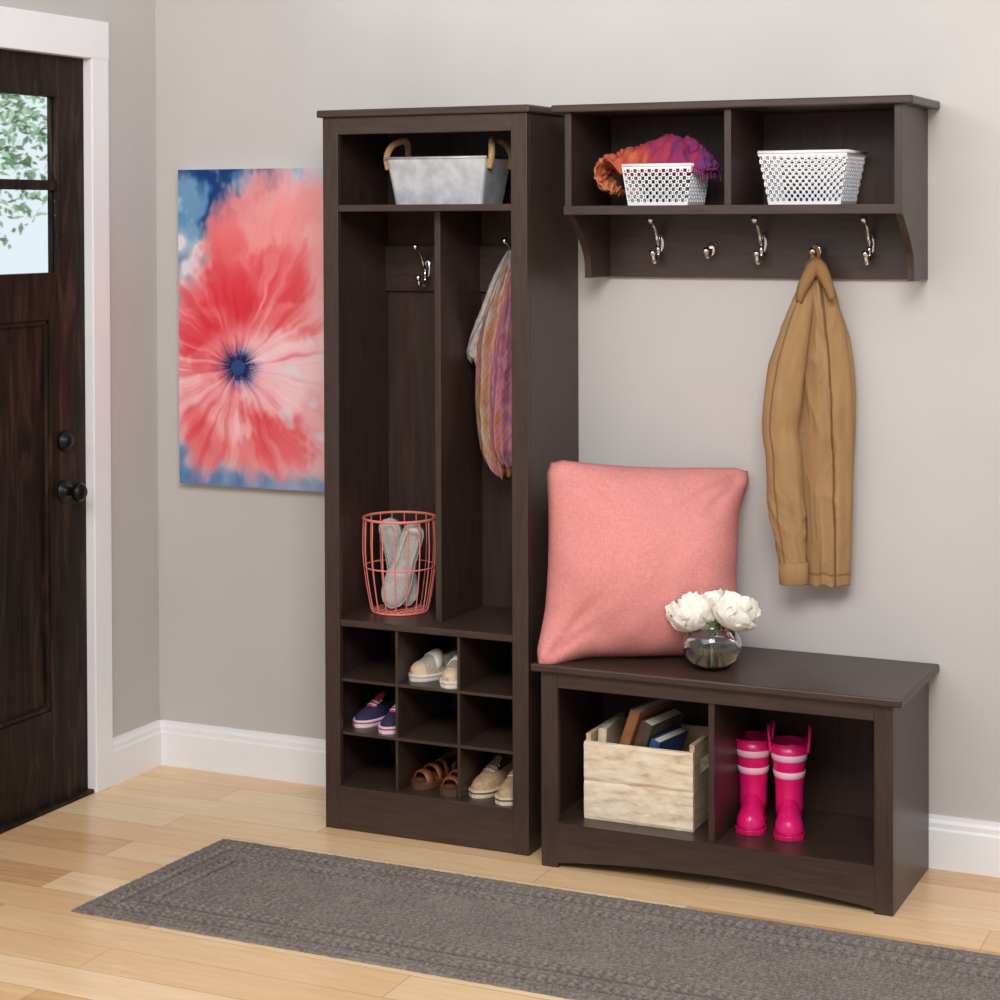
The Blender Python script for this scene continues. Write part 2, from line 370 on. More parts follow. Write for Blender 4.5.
# ---------------------------------------------------------------- rug
c1=Pz(71,910,.004); c2=Pz(222,838,.008)
ry0=c1.y; ry1=c2.y; rx0=c2.x; rx1=Pz(1000,958,.008).x+.3
bm=nb(); nx,ny=1000,200
hx,hy=(rx1-rx0)/2,(ry1-ry0)/2; rc=Vector(((rx0+rx1)/2,(ry0+ry1)/2,0)); G=[]; rcol=[]
rn=random.Random(11)
a_=lin((80,74,69)); b_=lin((146,136,130))
for j in range(ny+1):
    row=[]
    for i in range(nx+1):
        x=-hx+2*hx*i/nx; y=-hy+2*hy*j/ny
        ddx,ddy=hx-abs(x),hy-abs(y); d=min(ddx,ddy); al=(y if ddx<ddy else x)
        z=.009; sh_=0  # relief shading put into the pile colour: raised braid lighter, grooves darker
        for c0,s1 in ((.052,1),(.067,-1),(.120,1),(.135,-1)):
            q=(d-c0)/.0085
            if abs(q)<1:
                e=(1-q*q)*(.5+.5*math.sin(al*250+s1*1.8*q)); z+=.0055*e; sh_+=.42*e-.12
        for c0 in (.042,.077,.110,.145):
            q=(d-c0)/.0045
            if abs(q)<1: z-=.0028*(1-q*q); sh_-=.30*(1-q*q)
        nn=noise.noise(Vector((x*115,y*135,0))); n4=noise.noise(Vector((x*9,y*12,3)))
        rd=rn.uniform(-1,1)
        z+=.0022*nn+.0010*rd
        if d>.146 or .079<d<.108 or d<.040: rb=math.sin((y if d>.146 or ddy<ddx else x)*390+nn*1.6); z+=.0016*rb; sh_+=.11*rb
        z-=.006*max(0,1-d/.012)**2
        if d<.0005: z=.001
        xx=x+(c1.x-c2.x)*(1-j/ny)*(1-i/nx)
        if d<.004: xx+=.003*noise.noise(Vector((x*40,y*40,5))); y+=.003*noise.noise(Vector((x*40,y*40,9)))
        row.append(bm.verts.new((xx,y,z)))
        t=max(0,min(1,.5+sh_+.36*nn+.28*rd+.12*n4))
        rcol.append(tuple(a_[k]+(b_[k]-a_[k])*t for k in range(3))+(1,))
    G.append(row)
for j in range(ny):
    for i in range(nx): bm.faces.new((G[j][i],G[j][i+1],G[j+1][i+1],G[j+1][i]))
rug=fin('runner_rug',bm,vcolmat('grey_chenille','pile',.95,.05),smooth=True); rug.location=rc
setcol(rug,'pile',rcol)
tag(rug,'long grey runner rug with braided border lying on the wood floor','rug')
# ---------------------------------------------------------------- painting
tl=Py(178,170,-.03); bl=Py(181,483,-.03)
px0=(tl.x+bl.x)/2; pz1=tl.z; pz0=bl.z; px1=-.09
PET=[(80,220,60,(240,128,128)),(62,230,70,(243,146,144)),(94,172,36,(234,100,104)),(44,210,68,(246,172,170)),(20,165,62,(246,192,192)),(122,106,38,(234,94,98)),
 (-16,145,62,(245,214,218)),(165,68,38,(230,82,88)),(-162,72,34,(246,194,198)),(-138,106,42,(243,168,172)),(-112,124,44,(234,100,106)),
 (-80,118,44,(238,118,120)),(-44,150,56,(243,174,178)),(-62,130,42,(232,92,98)),(66,150,52,(228,70,80)),(98,118,44,(224,56,68)),(140,82,36,(226,64,74)),(34,100,38,(236,106,110)),
 (-95,80,30,(247,176,178)),(5,90,40,(248,206,208)),(-130,66,28,(242,144,150)),(-64,78,28,(228,72,82)),(175,50,24,(224,58,70)),(-30,80,32,(249,202,206))]
PET=[(math.cos(R_(a)),math.sin(R_(a)),l,w,c,i) for i,(a,l,w,c) in enumerate(PET)]
def paint(x,z):
    sx=143/( -.181-px0); u=178+(x-px0)*sx; v=170+(pz1-z)*(313/(pz1-pz0))
    N=lambda a,b,c=0: noise.noise(Vector((a,b,c)))
    n1=N(u*.03,v*.022,1); n2=N(u*.07,v*.05,2); n3=N(u*.22,v*.12,3)
    r0=math.hypot(u-238,v-365); wk_=min(1,r0/110)
    du,dv=u-238+(n2*6+n1*8)*wk_,-(v-365)+N(u*.06,v*.06,8)*7*wk_; r=math.hypot(du,dv); th=math.atan2(dv,du)
    ct,s_=math.cos(th),math.sin(th)
    s2=N(ct*8,s_*8,r*.010+5); s4=N(ct*22,s_*22,r*.014+9); s5=N(ct*34,s_*34,r*.008+15)
    bg=mixc((92,144,184),(22,58,116),sm(-.35,.25,n1+n2*.6+n3*.2))
    wh=sm(218,248,v)
    bg=mixc(bg,(220,220,226),max(0,min(1,wh*(.8+n2*1.1)+.45*sm(.12,.5,n2+n3*.3))))
    if v>436: bg=mixc(bg,mixc((72,112,166),(120,146,180),sm(200,290,u)),sm(448,476,v)*.8)
    if u>262: bg=mixc(bg,(212,216,228),sm(262,290,u)*.75*(1-sm(440,476,v)))
    c=bg
    for cx,cy,l,w,pc,i in PET:
        q=(du*cx+dv*cy)/l
        if q<=0 or q>=1.08: continue
        q2=q+s4*.06*q+n3*.04
        pr=math.sin(PI*min(1,max(0,q2)**.8))**.62 if 0<q2<1 else .001
        e=abs(-du*cy+dv*cx+n3*5)/(w*max(pr,.02))
        m=(1-sm(.45,1.2,e))*(1-sm(.75,1.06,q2))
        if m<=0: continue
        k=mixc(pc,(252,222,220),sm(.45,1,e)*.36+sm(.55,1,q)*.26)
        k=mixc(k,(206,44,58),(1-q)**2*.4*(1-sm(.2,.9,e)))
        c=mixc(c,k,m*.92)
    inside=1-sm(50,130,r)
    c=mixc(c,(253,222,222),max(0,min(1,sm(.02,.5,s2*.8+s4*.3+s5*.2)))*(.18+.28*inside)*sm(10,30,r)*(1 if r<115 else .6))
    c=mixc(c,(206,38,54),max(0,min(1,sm(.05,.5,-s2*.8-s4*.25-s5*.2)))*(.15+.26*inside)*sm(16,34,r)*(1-sm(90,150,r)))
    gw=sm(.12,.4,N(u*.05+3,v*.05,12))*sm(262,300,u)*sm(330,360,v)*(1-sm(430,460,v)); c=mixc(c,(222,226,234),gw*.7)
    rr_=r+s2*8+s4*7+n3*2
    c=mixc(c,(250,214,218),max(0,1-abs(rr_-30)/14)*.35)
    c=mixc(c,(110,130,178),(1-sm(11,27,rr_))*.7)
    c=mixc(c,(20,34,82),1-sm(8,19,rr_))
    if r<7: c=mixc(c,(70,110,172),.5)
    return c
bm=nb(); nx,ny=180,310; G=[]; cols=[]
for j in range(ny+1):
    row=[]
    for i in range(nx+1):
        x=px0+(px1-px0)*i/nx; z=pz0+(pz1-pz0)*j/ny
        row.append(bm.verts.new((x-(px0+px1)/2,-.034,z-pz0))); cols.append(lin(paint(x,z)))
    G.append(row)
for j in range(ny):
    for i in range(nx): bm.faces.new((G[j][i],G[j][i+1],G[j+1][i+1],G[j+1][i]))
pic=thing('canvas_painting','abstract canvas painting of a big red flower on the wall beside the door','painting',((px0+px1)/2,0,pz0))
cf=fin('canvas',bm,vcolmat('painted_canvas','paint'),pic); setcol(cf,'paint',cols)
w2=(px1-px0)/2
bpart('stretcher',-w2,w2,-.0335,-.0005,0,pz1-pz0,M['white'],pic,0)
# ---------------------------------------------------------------- cushion
CH=.250
def cushion():
    bm=nb(); n=72; hw,hh=.262,CH; Fr=[];Bk=[]
    for j in range(n+1):
        fr=[];bk=[]
        for i in range(n+1):
            a=-1+2*i/n; b=-1+2*j/n
            x=a*hw*(1-.060*(1-b*b)*abs(a)**2.5); z=b*hh*(1-(.058 if b>0 else .0)*(1-a*a)*abs(b)**2.5)
            cr2=(sm(.80,1,abs(a))*sm(.80,1,abs(b)))*.045; x*=1-cr2; z*=1-cr2
            t=((1-abs(a)**2.1)*(1-abs(b)**2.1))**.5*.160
            k=min(1,t/.03)
            w=noise.noise(Vector((a*1.6,b*1.6,1.5)))*.018*k+noise.noise(Vector((a*4,b*4,4)))*.004*k
            ed=max(abs(a),abs(b)); w+=.0035*math.sin((a if abs(b)>abs(a) else b)*13+.8)*sm(.7,.97,ed)*k
            for sa,sb,ln,off in ((-1,1,.75,.10),(1,1,.6,-.08),(-1,-1,.7,-.05),(-1,-1,.5,.16),(1,-1,.5,.06),(1,1,.8,.14)):
                pa,pb=1-sa*a,1-sb*b; al_=(pa+pb)/2; ac=(pa-pb)/2-off*al_*1.2
                w-=.011*math.exp(-(ac/.04)**2)*sm(.05,.2,al_)*(1-sm(ln*.5,ln,al_))*k
            X=x+(z+hh)*.052; Z=z+hh-x*.052*((z+hh)/(2*hh)); Y=0
            cr_=sm(.45,1,a)*sm(.45,1,b); X+=.022*cr_; Z-=.004*cr_
            cl_=sm(.45,1,-a)*sm(.45,1,-b); X-=.020*cl_; Z-=.026*cl_; Y-=.044*cl_
            f=bm.verts.new((X,Y-t-w,Z)); fr.append(f)
            bk.append(f if i in(0,n) or j in(0,n) else bm.verts.new((X,Y+t*.45+w*.3,Z)))
        Fr.append(fr);Bk.append(bk)
    for g,fl in ((Fr,0),(Bk,1)):
        for j in range(n):
            for i in range(n):
                q=[g[j][i],g[j][i+1],g[j+1][i+1],g[j+1][i]]
                try: bm.faces.new(q if not fl else q[::-1])
                except ValueError: pass
    return bm
cu=fin('cushion',cushion(),M['pink_fabric'],smooth=True)
cu.location=(.873,-.243,HB+.003); cu.rotation_euler=Euler((R_(-10),0,R_(29)),'XYZ')
tag(cu,'square salmon pink cushion leaning upright on the bench against the tall cabinet','cushion')
# ---------------------------------------------------------------- vase + peonies
vb=Pz(712,668,HB)
va=thing('glass_vase','round clear glass bowl vase holding white flowers on the bench','vase',(vb.x,vb.y,HB))
out=[(.032,0),(.047,.004),(.065,.023),(.0755,.053),(.073,.076),(.060,.098),(.047,.110),(.047,.118),(.050,.122)]
inn=[(r-.0035,z+.0002) for r,z in out[::-1]][:-1]; inn[-1]=(.044,.0075); inn.append((.03,.006)); inn.append((0,.006))
bm=nb(); lathe(bm,[(0,0)]+out+inn,48); fin('bowl',bm,M['glass'],va,smooth=True)
bm=nb(); lathe(bm,[(0,.0065),(.030,.0065),(.0435,.009),(.061,.025),(.071,.053),(.0695,.066),(0,.066)],48); fin('water',bm,M['water'],va,smooth=True)
def bloom():
    bm=nb()
    for li,(R,A,n) in enumerate(((.017,165,5),(.026,152,6),(.036,135,7),(.046,118,8),(.056,100,9),(.063,78,8))):
        for k in range(n):
            ph=2*PI*(k+.5*(li%2))/n+random.uniform(-.2,.2); hw=PI/n*1.35; g=[]
            A2=A+random.uniform(-16,14); sd=random.random()*50
            for j in range(8):
                row=[]; t=j/7; pol=R_(12+(A2-12)*t)
                wv=hw*min(1,.35+1.1*t)*(1 if t<.8 else 1-.35*((t-.8)/.2)**2)
                for i in range(7):
                    s=-1+i/3
                    az=ph+s*wv/max(.5,math.sin(pol)*1.0)
                    r=R*(1+.22*t*t*noise.noise(Vector((s*2.2+sd,t*3,sd)))+.07*t*s*s)
                    pz=pol-.16*s*s*(t>.6)
                    row.append(bm.verts.new((r*math.sin(pz)*math.cos(az),r*math.sin(pz)*math.sin(az),-r*math.cos(pz))))
                g.append(row)
            for j in range(7):
                for i in range(6): bm.faces.new((g[j][i],g[j][i+1],g[j+1][i+1],g[j+1][i]))
    return bm
fl=[((691,607),-.02,'white peony bloom, leftmost of the flowers in the glass vase',(-.25,-.35,0)),
    ((738,606),-.01,'white peony bloom, rightmost of the flowers in the glass vase',(-.1,.4,.8)),
    ((713,602),.035,'white peony bloom at the back, between the two front flowers in vase',(-.15,.05,1.7))]
for (uv,dy,lb,rot) in fl:
    p=Py(uv[0],uv[1],vb.y+dy)
    t=thing('peony',lb,'flower',p,rot,'white peonies in the glass vase')
    fin('petals',bloom(),M['petal'],t,smooth=True)
    t_m=Euler(rot).to_matrix().inverted()
    loc=lambda q: t_m@(Vector(q)-p)
    q1=Vector((vb.x,vb.y,HB+.115))+ (p-Vector((vb.x,vb.y,p.z)))*.35; q2=Vector((vb.x,vb.y,HB+.014))-(p-Vector((vb.x,vb.y,p.z)))*.5
    bm=nb(); tube(bm,spline([loc(p-Vector((0,0,.02))),loc(q1),loc((q1+q2)/2),loc(q2)],6),.003,8); fin('stem',bm,M['stem'],t,smooth=True)
    for sgn in (-1,1):
        bm=nb(); base=Vector(loc(q1)); g=[]
        for j in range(7):
            s=j/6; w=.014*math.sin(PI*min(1,s+.05)); ctr=base+Vector((sgn*.045*s,-.02*s,.02*s-.05*s*s))
            g.append([bm.verts.new(ctr+Vector((0,d*w,-abs(d)*.003))) for d in (-1,0,1)])
        for j in range(6):
            for i in range(2): bm.faces.new((g[j][i],g[j][i+1],g[j+1][i+1],g[j+1][i]))
        fin('leaf',bm,M['stem'],t,smooth=True)
# ---------------------------------------------------------------- crate + books
ZD=.115; YC=-.335
cl=Py(584,815,YC).x; cr=Py(693,822,YC).x; cw_=cr-cl; ch=.198; cd=.27
crt=thing('wooden_crate','pale rustic wooden crate full of books in the left bench cubby','crate',((cl+cr)/2,YC,ZD))
h=cw_/2
def rough_panel(y0,y1,seed):
    bm=nb()
    for z0,z1 in ((.0,.0985),(.0992,ch)):
        nx_,nz_=60,12
        rings=[]
        for i in range(nx_+1):
            x=-h+2*h*i/nx_; e2=.0035*noise.noise(Vector((x*30,z1*7,seed+4)))*(z1>.15); rg=[]
            chip=.007*max(0,noise.noise(Vector((x*22,seed,7)))-.1)*(z1>.15)
            for k in range(nz_+1):
                z=z0+(z1-z0)*k/nz_; rg.append(Vector((x,y0+.0014*noise.noise(Vector((x*16,z*70,seed)))+.0011*noise.noise(Vector((x*60,z*120,seed)))+(.0025 if k in(0,nz_) else 0),z+(e2-chip if k==nz_ else 0))))
            rg+= [Vector((x,y1,z1)),Vector((x,y1,z0))]; rings.append(rg)
        loft(bm,rings)
    return bm
fin('front_panel',rough_panel(0,.012,1),M['crate'],crt,smooth=False)
fin('back_panel',rough_panel(cd-.012,cd,6),M['crate'],crt)
for s in (-1,1):
    bm=nb(); a,b=(h-.014,h-.0005) if s>0 else (-h+.0005,-h+.014); zt2=ch+.018
    box(bm,a,b,.0125,cd-.0125,0,.135); box(bm,a,b,.0125,cd-.0125,.168,zt2); box(bm,a,b,.0125,.06,.135,.168); box(bm,a,b,cd-.085,cd-.0125,.135,.168)
    fin('end_panel',bm,M['crate_side'],crt,.002)
fin('base',box(nb(),-h+.014,h-.014,.012,cd-.012,.004,.014),M['crate_side'],crt)
def book(label,col,col2,th,hg,dp,loc,rot):
    t=thing('book',label,'book',loc,rot,'books in the wooden crate')
    cm=mat('cover_'+label[:12].replace(' ','_'),col,col2,40,rough=.6)
    bm=nb(); box(bm,-th/2,-th/2+.003,0,dp,0,hg); box(bm,th/2-.003,th/2,0,dp,0,hg); box(bm,-th/2+.003,th/2-.003,0,.003,0,hg)
    fin('cover',bm,cm,t,.001)
    fin('pages',box(nb(),-th/2+.0032,th/2-.0032,.0033,dp-.004,.004,hg-.004),M['paper'],t)
bx=(cl+cr)/2; by=YC+.022; bz=ZD+.022
book('cream covered book leaning at the left end of the wooden crate',(216,202,178),(200,184,158),.022,.205,.15,(bx-.119,by+.01,bz),(0,R_(3),R_(4)))
book('chestnut brown book, tallest one standing in the wooden crate',(150,98,58),(132,84,50),.028,.275,.17,(bx-.106,by+.012,bz+.004),(0,R_(20),R_(-10)))
book('dark olive brown book between the chestnut and blue books',(60,48,38),(76,62,48),.034,.25,.17,(bx-.066,by+.012,bz),(0,R_(20),R_(-10)))
book('navy blue book at the right end of the wooden crate',(36,62,112),(46,74,126),.026,.205,.15,(bx-.028,by+.010,bz),(0,R_(20),R_(-10)))
# ---------------------------------------------------------------- rain boots
def boot_parts(t):
    st=[(0,.6,.06),(.05,.82,.082),(.2,.92,.092),(.42,.86,.082),(.6,.98,.064),(.78,1.04,.054),(.9,.90,.046),(.97,.54,.036),(1,.14,.022)]
    L,Wd=.172,.076; rings=[]
    for k in range(29):
        s=k/28; w,hh=interp(st,s); y=.044-L*s
        rings.append([Vector((math.cos(a)*w*Wd/2*(1-.15*max(0,math.sin(a))**3),y,.012+hh*max(0,math.sin(a))**.8)) for a in [PI*q/14 for q in range(15)]]+[Vector((x*w*Wd/2,y,.012)) for x in (-.6,0,.6)])
    bm=nb(); loft(bm,rings)
    prof=[(.036,.042,.03,.004),(.0375,.044,.06,.004),(.0370,.043,.085,.006),(.0385,.044,.115,.008),(.0425,.047,.15,.010),(.0475,.051,.19,.010),(.0535,.056,.228,.010)]
    rg=[]
    for a,b,z,yo in prof: rg.append([Vector((math.cos(2*PI*k/28)*a,yo+math.sin(2*PI*k/28)*b,z)) for k in range(28)])
    for a,b,z,yo in prof[::-1][:4]: rg.append([Vector((math.cos(2*PI*k/28)*(a-.004),yo+math.sin(2*PI*k/28)*(b-.004),z)) for k in range(28)])
    loft(bm,rg); fin('boot_body',bm,M['hot'],t,smooth=True)
    bm=nb(); ringtube(bm,(0,.010,.228),.0525,.003,32,8,.055); fin('top_rim',bm,M['hot_dark'],t,smooth=True)
    bm=nb(); ol=[]
    for k in range(21):
        s=k/20; w,_=interp(st,s); ol.append((w*Wd/2*1.06+.001,.047-(L+.006)*s))
    pts=[(a,b) for a,b in ol]+[(-a,b) for a,b in ol[::-1]]
    loft(bm,[[Vector((a,b,z)) for a,b in pts] for z in (0,.014)]); fin('sole',bm,M['hot_dark'],t,.002)
    for z in (.146,.192):
        f=lambda q: interp([(p[2],p[0],p[1]) for p in prof],q)
        rg=[]
        for dz,e in ((-.009,.0005),(-.008,.0018),(.008,.0018),(.009,.0005)):
            a,b=f(z+dz); rg.append([Vector((math.cos(2*PI*k/28)*(a+e),.010+math.sin(2*PI*k/28)*(b+e),z+dz)) for k in range(28)])
        bm=nb(); loft(bm,rg,True,False,False); fin('stripe',bm,M['stripe'],t,smooth=True)
    for s in (-1,1):
        bm=nb(); tube(bm,spline([(s*.050,-.014,.205),(s*.054,-.012,.238),(s*.056,-.002,.264),(s*.056,.010,.271),(s*.056,.022,.264),(s*.054,.032,.238),(s*.050,.034,.205)],6),.0046,8)
        fin('pull_loop',bm,M['hot'],t,smooth=True)
p1=Pz(755,822,ZD); p2=Pz(787,827,ZD)
bt=thing('rain_boot','bright pink striped rain boot in the bench cubby, the one beside the divider','boot',(p1.x-.005,p1.y,ZD),(0,0,R_(13)),'pink rain boots in the bench')
bt.scale=(.92,.92,.94)
boot_parts(bt)
dup(bt,(p2.x+.006,p2.y,ZD),(0,0,R_(16)),'bright pink striped rain boot, the one farther from the crate')
# ---------------------------------------------------------------- shoes
ST=[(0,.25,.82,0),(.03,.6,.98,0),(.09,.76,1.02,.9),(.25,.80,.88,1),(.42,.78,.80,1),(.52,.86,.78,.7),(.6,.95,.70,0),(.72,1,.56,0),(.84,.95,.44,0),(.93,.74,.36,0),(.98,.44,.27,0),(1,.12,.16,0)]
QS=[-1,-.985,-.94,-.87,-.78,-.68,-.6,-.5,-.25,0,.25,.5,.6,.68,.78,.87,.94,.985,1]
def shoe(name,label,group,loc,rot,L,Wd,Ht,up_,so,ext=(),liner=None,openend=.56):
    t=thing(name,label,'shoe',loc,rot,group); ex=openend-.56
    def prof_(s):
        w,hh,o=interp(ST,s)
        if ex: o=interp([(0,0),(.03,0),(.09,.9),(.25,1),(.5+ex,1),(.57+ex,0),(1,0)],s)[0]
        return w,hh,o
    rings=[]; ss=[.0,.015,.04,.08,.1,.16,.24,.32,.4,.48,.53,.57,.61,.66,.70,.74,.79,.86,.91,.95,.98,1]
    for s in ss:
        w,hh,o=prof_(s); r=[]
        for q in QS:
            z=Ht*hh*(1-abs(q)**3)**.6
            if abs(q)<.66: z-=o*(Ht*hh-.012)
            r.append(Vector((q*w*Wd/2*(1 if o<.5 else 1-.12*(1-abs(q))),-L*s,.014+max(0,z))))
        rings.append(r)
    bm=nb(); n=len(QS); Rv=[[bm.verts.new(p) for p in r] for r in rings]
    for k,(a,b) in enumerate(zip(Rv,Rv[1:])):
        for i in range(n-1):
            fc=bm.faces.new((a[i],a[i+1],b[i+1],b[i]))
            if 5<=i<=n-7 and .08<=ss[k]<openend: fc.material_index=1
    bm.faces.new(Rv[0]); bm.faces.new(Rv[-1])
    fin('upper',bm,[up_,liner or M['dark_lining']],t,smooth=True)
    bm=nb(); ol=[(interp(ST,k/20)[0]*Wd/2*1.07+.001,.004-(L+.009)*k/20) for k in range(21)]
    pts=ol+[(-a,b) for a,b in ol[::-1]]
    loft(bm,[[Vector((a*e,b,z)) for a,b in pts] for z,e in ((0,.96),(.004,1),(.017,1),(.019,.97))]); fin('sole',bm,so,t)
    def top(s,q,d=.002):
        w,hh,o=interp(ST,s)
        return Vector((q*w*Wd/2*1.02,-L*s,.014+Ht*hh*(1-min(1,abs(q))**3)**.6+d))
    for kind,m_ in ext:
        bm=nb(); rg=[]
        if kind=='laces':
            for s in (.57,.63,.69):
                tube(bm,[top(s,q) for q in (-.5,-.2,0,.2,.5)],.0032,6)
                tube(bm,[top(s+.03*(q+.4),q) for q in (-.4,-.2,0,.2,.4)],.0026,6)
            fin('laces',bm,m_,t,smooth=True)
        elif kind=='tongue':
            for s,z in ((.74,0),(.66,.001),(.58,.003),(.5,.008),(.45,.014)): rg.append([top(s,q,.001+z) for q in [-.42+.84*k/6 for k in range(7)]])
            loft(bm,rg,closed=False); fin('tongue',bm,m_,t,solid=.003,smooth=True)
        elif kind=='sandal':
            for s,wd,hs in ((.46,.045,.042),(.64,.055,.038),(.84,.070,.030)):
                bm=nb(); rg=[]
                for d in (-wd,0,wd):
                    w,_,_=interp(ST,s+d); rg.append([Vector((q*w*Wd/2*1.03,-L*(s+d+.03*q),.012+(hs+(.002 if d==0 else 0))*(1-abs(q)**3)**.7)) for q in [-1+2*k/14 for k in range(15)]])
                loft(bm,rg,closed=False); fin('strap',bm,m_,t,solid=.004,smooth=True)
            bm=nb(); rg=[]
            pth=[(.98,.40,.020),(.92,.30,.030),(.80,.14,.040),(.45,.03,.044),(0,.0,.046),(-.45,.03,.044),(-.80,.14,.040),(-.92,.30,.030),(-.98,.40,.020)]
            for dz in (-.011,.011): rg.append([Vector((q*interp(ST,max(.05,s))[0]*Wd/2,-L*s+.002,.012+z+dz)) for q,s,z in pth])
            loft(bm,rg,closed=False); fin('heel_strap',bm,m_,t,solid=.004,smooth=True)
        elif kind=='vamp':
            for s in (.56,.64,.70): rg.append([top(s,q,.003) for q in [-.96+1.92*k/12 for k in range(13)]])
            loft(bm,rg,closed=False); fin('vamp_strap',bm,m_,t,solid=.003,smooth=True)
        elif kind=='toecap':
            for s in (.86,.91,.95,.98,1.0): rg.append([top(s,q,.0)+Vector((0,-.002,.001)) for q in [-.99+1.98*k/12 for k in range(13)]])
            loft(bm,rg,closed=False); fin('toe_cap',bm,m_,t,smooth=True)
        elif kind=='foxing':
            pts2=[(a*1.02,b) for a,b in ol]; pp=[Vector((a,b,.0125)) for a,b in pts2]+[Vector((-a,b,.0125)) for a,b in pts2[::-1]]
            tube(bm,pp,.0022,6,closed=True); fin('sole_stripe',bm,m_,t,smooth=True)
    return t
sm1=mat('grey_canvas',(160,148,136),(184,172,160),200,rough=.9); so_w=mat('white_rubber',(226,222,216),(216,212,206),20,rough=.5)
capm=mat('tan_toe_rubber',(206,180,146),(214,190,158),40,rough=.6)
blue=mat('navy_canvas',(38,34,70),(54,46,86),120,rough=.85); pinkl=mat('pink_white_rubber',(236,214,220),(228,226,232),30,rough=.5); pinkw=mat('red_pink_trim',(196,60,84),(210,80,104),40,rough=.8)
brn=mat('brown_leather',(104,58,34),(128,76,46),40,rough=.6); brd=mat('tan_leather_strap',(116,62,36),(136,78,48),40,rough=.5); brs=mat('dark_brown_sole',(76,46,30),(90,58,40),40,rough=.7)
bei=mat('beige_suede',(168,138,104),(190,160,126),80,rough=.85); beis=mat('beige_strap',(150,118,86),(164,132,100),60,rough=.8); bes=mat('cream_sole',(220,204,180),(210,194,168),40,rough=.6)
lbei=mat('beige_lining',(96,74,56),(116,92,70),40,rough=.9)
Z1,Z2,Z3=.4075,.2635,.118
s=shoe('shoe','grey canvas sneaker with pale toe in the top cubby row, the left one','grey sneakers in the cabinet cubby',(.322,-.11,Z1),(0,0,R_(-27)),.195,.070,.080,sm1,so_w,(('toecap',capm),('vamp',so_w),('foxing',capm)),None,.54)
dup(s,(.358,-.125,Z1),(0,0,R_(0)),'grey canvas sneaker with pale toe in the top cubby row, the right one')
s=shoe('shoe','navy blue sneaker with pale sole in the middle cubby row, the left one','blue sneakers in the cabinet cubby',(.105,-.085,Z2),(0,0,R_(-12)),.20,.062,.060,blue,pinkl,(('laces',pinkl),('tongue',pinkw),('foxing',pinkw)))
dup(s,(.164,-.112,Z2),(0,0,R_(0)),'navy blue sneaker with pale sole in the middle cubby row, the right one')
s=shoe('shoe','brown leather strappy shoe in the bottom cubby row, the left one','brown shoes in the cabinet cubby',(.290,-.09,Z3),(0,0,R_(-12)),.205,.070,.014,brn,brs,(('sandal',brd),),brn,.56)
dup(s,(.354,-.112,Z3),(0,0,R_(0)),'brown leather strappy shoe in the bottom cubby row, the right one')
s=shoe('shoe','beige suede shoe in the bottom right cubby, the left one','beige shoes in the cabinet cubby',(.462,-.085,Z3),(0,0,R_(-10)),.215,.070,.074,bei,bes,(('tongue',beis),('laces',bes),('foxing',lbei)),lbei,.56)
dup(s,(.527,-.112,Z3),(0,0,R_(-2)),'beige suede shoe in the bottom right cubby, the right one')
# ---------------------------------------------------------------- wire basket + slippers
wb=Pz(400,610.5,.569)
wk=thing('wire_basket','coral pink wire basket standing on the cabinet ledge in left bay','basket',(wb.x,wb.y,.569))
prf=[(.078,.003),(.082,.02),(.091,.07),(.098,.12),(.1015,.165),(.1015,.205),(.1005,.235),(.1000,.258)]
for r,z,t_ in ((.078,.003,.0024),(.0985,.125,.0022),(.1000,.258,.0038)):
    bm=nb(); ringtube(bm,(0,0,z),r,t_,48,8); fin('ring',bm,M['coral'],wk,smooth=True)
for k in range(18):
    a=2*PI*(k+.5)/18; bm=nb(); tube(bm,spline([(r*math.cos(a),r*math.sin(a),z) for r,z in prf],3),.0018,6)
    fin('upright_wire',bm,M['coral'],wk,smooth=True)
bm=nb()
for k in range(-3,4):
    w=math.sqrt(.078**2-(k*.02)**2); tube(bm,[(k*.02,-w,.003),(k*.02,w,.003)],.0016,6); tube(bm,[(-w,k*.02,.003),(w,k*.02,.003)],.0016,6)
fin('base_grid',bm,M['coral'],wk,smooth=True)
grf=mat('pale_grey_felt',(188,184,180),(206,202,198),150,rough=.95); grs=mat('grey_slipper_sole',(166,162,158),(182,178,174),60,rough=.8)
s=shoe('slipper','pale grey slipper upright in the coral wire basket, leaning to the left','grey slippers in the wire basket',(0,0,0),(0,0,0),.238,.072,.028,grf,grs,(),grs)
s2_=dup(s,(0,0,0),(0,0,0),'pale grey slipper upright in the coral wire basket, leaning to the right')
s.matrix_world=Matrix.Translation(Vector((wb.x-.052,wb.y+.034,.569+.244)))@Matrix.Rotation(R_(-16),4,'Y')@Matrix.Rotation(R_(12),4,'Z')@Matrix.Rotation(R_(90),4,'X')
s2_.matrix_world=Matrix.Translation(Vector((wb.x+.058,wb.y-.016,.569+.244)))@Matrix.Rotation(R_(19),4,'Y')@Matrix.Rotation(R_(26),4,'Z')@Matrix.Rotation(R_(90),4,'X')
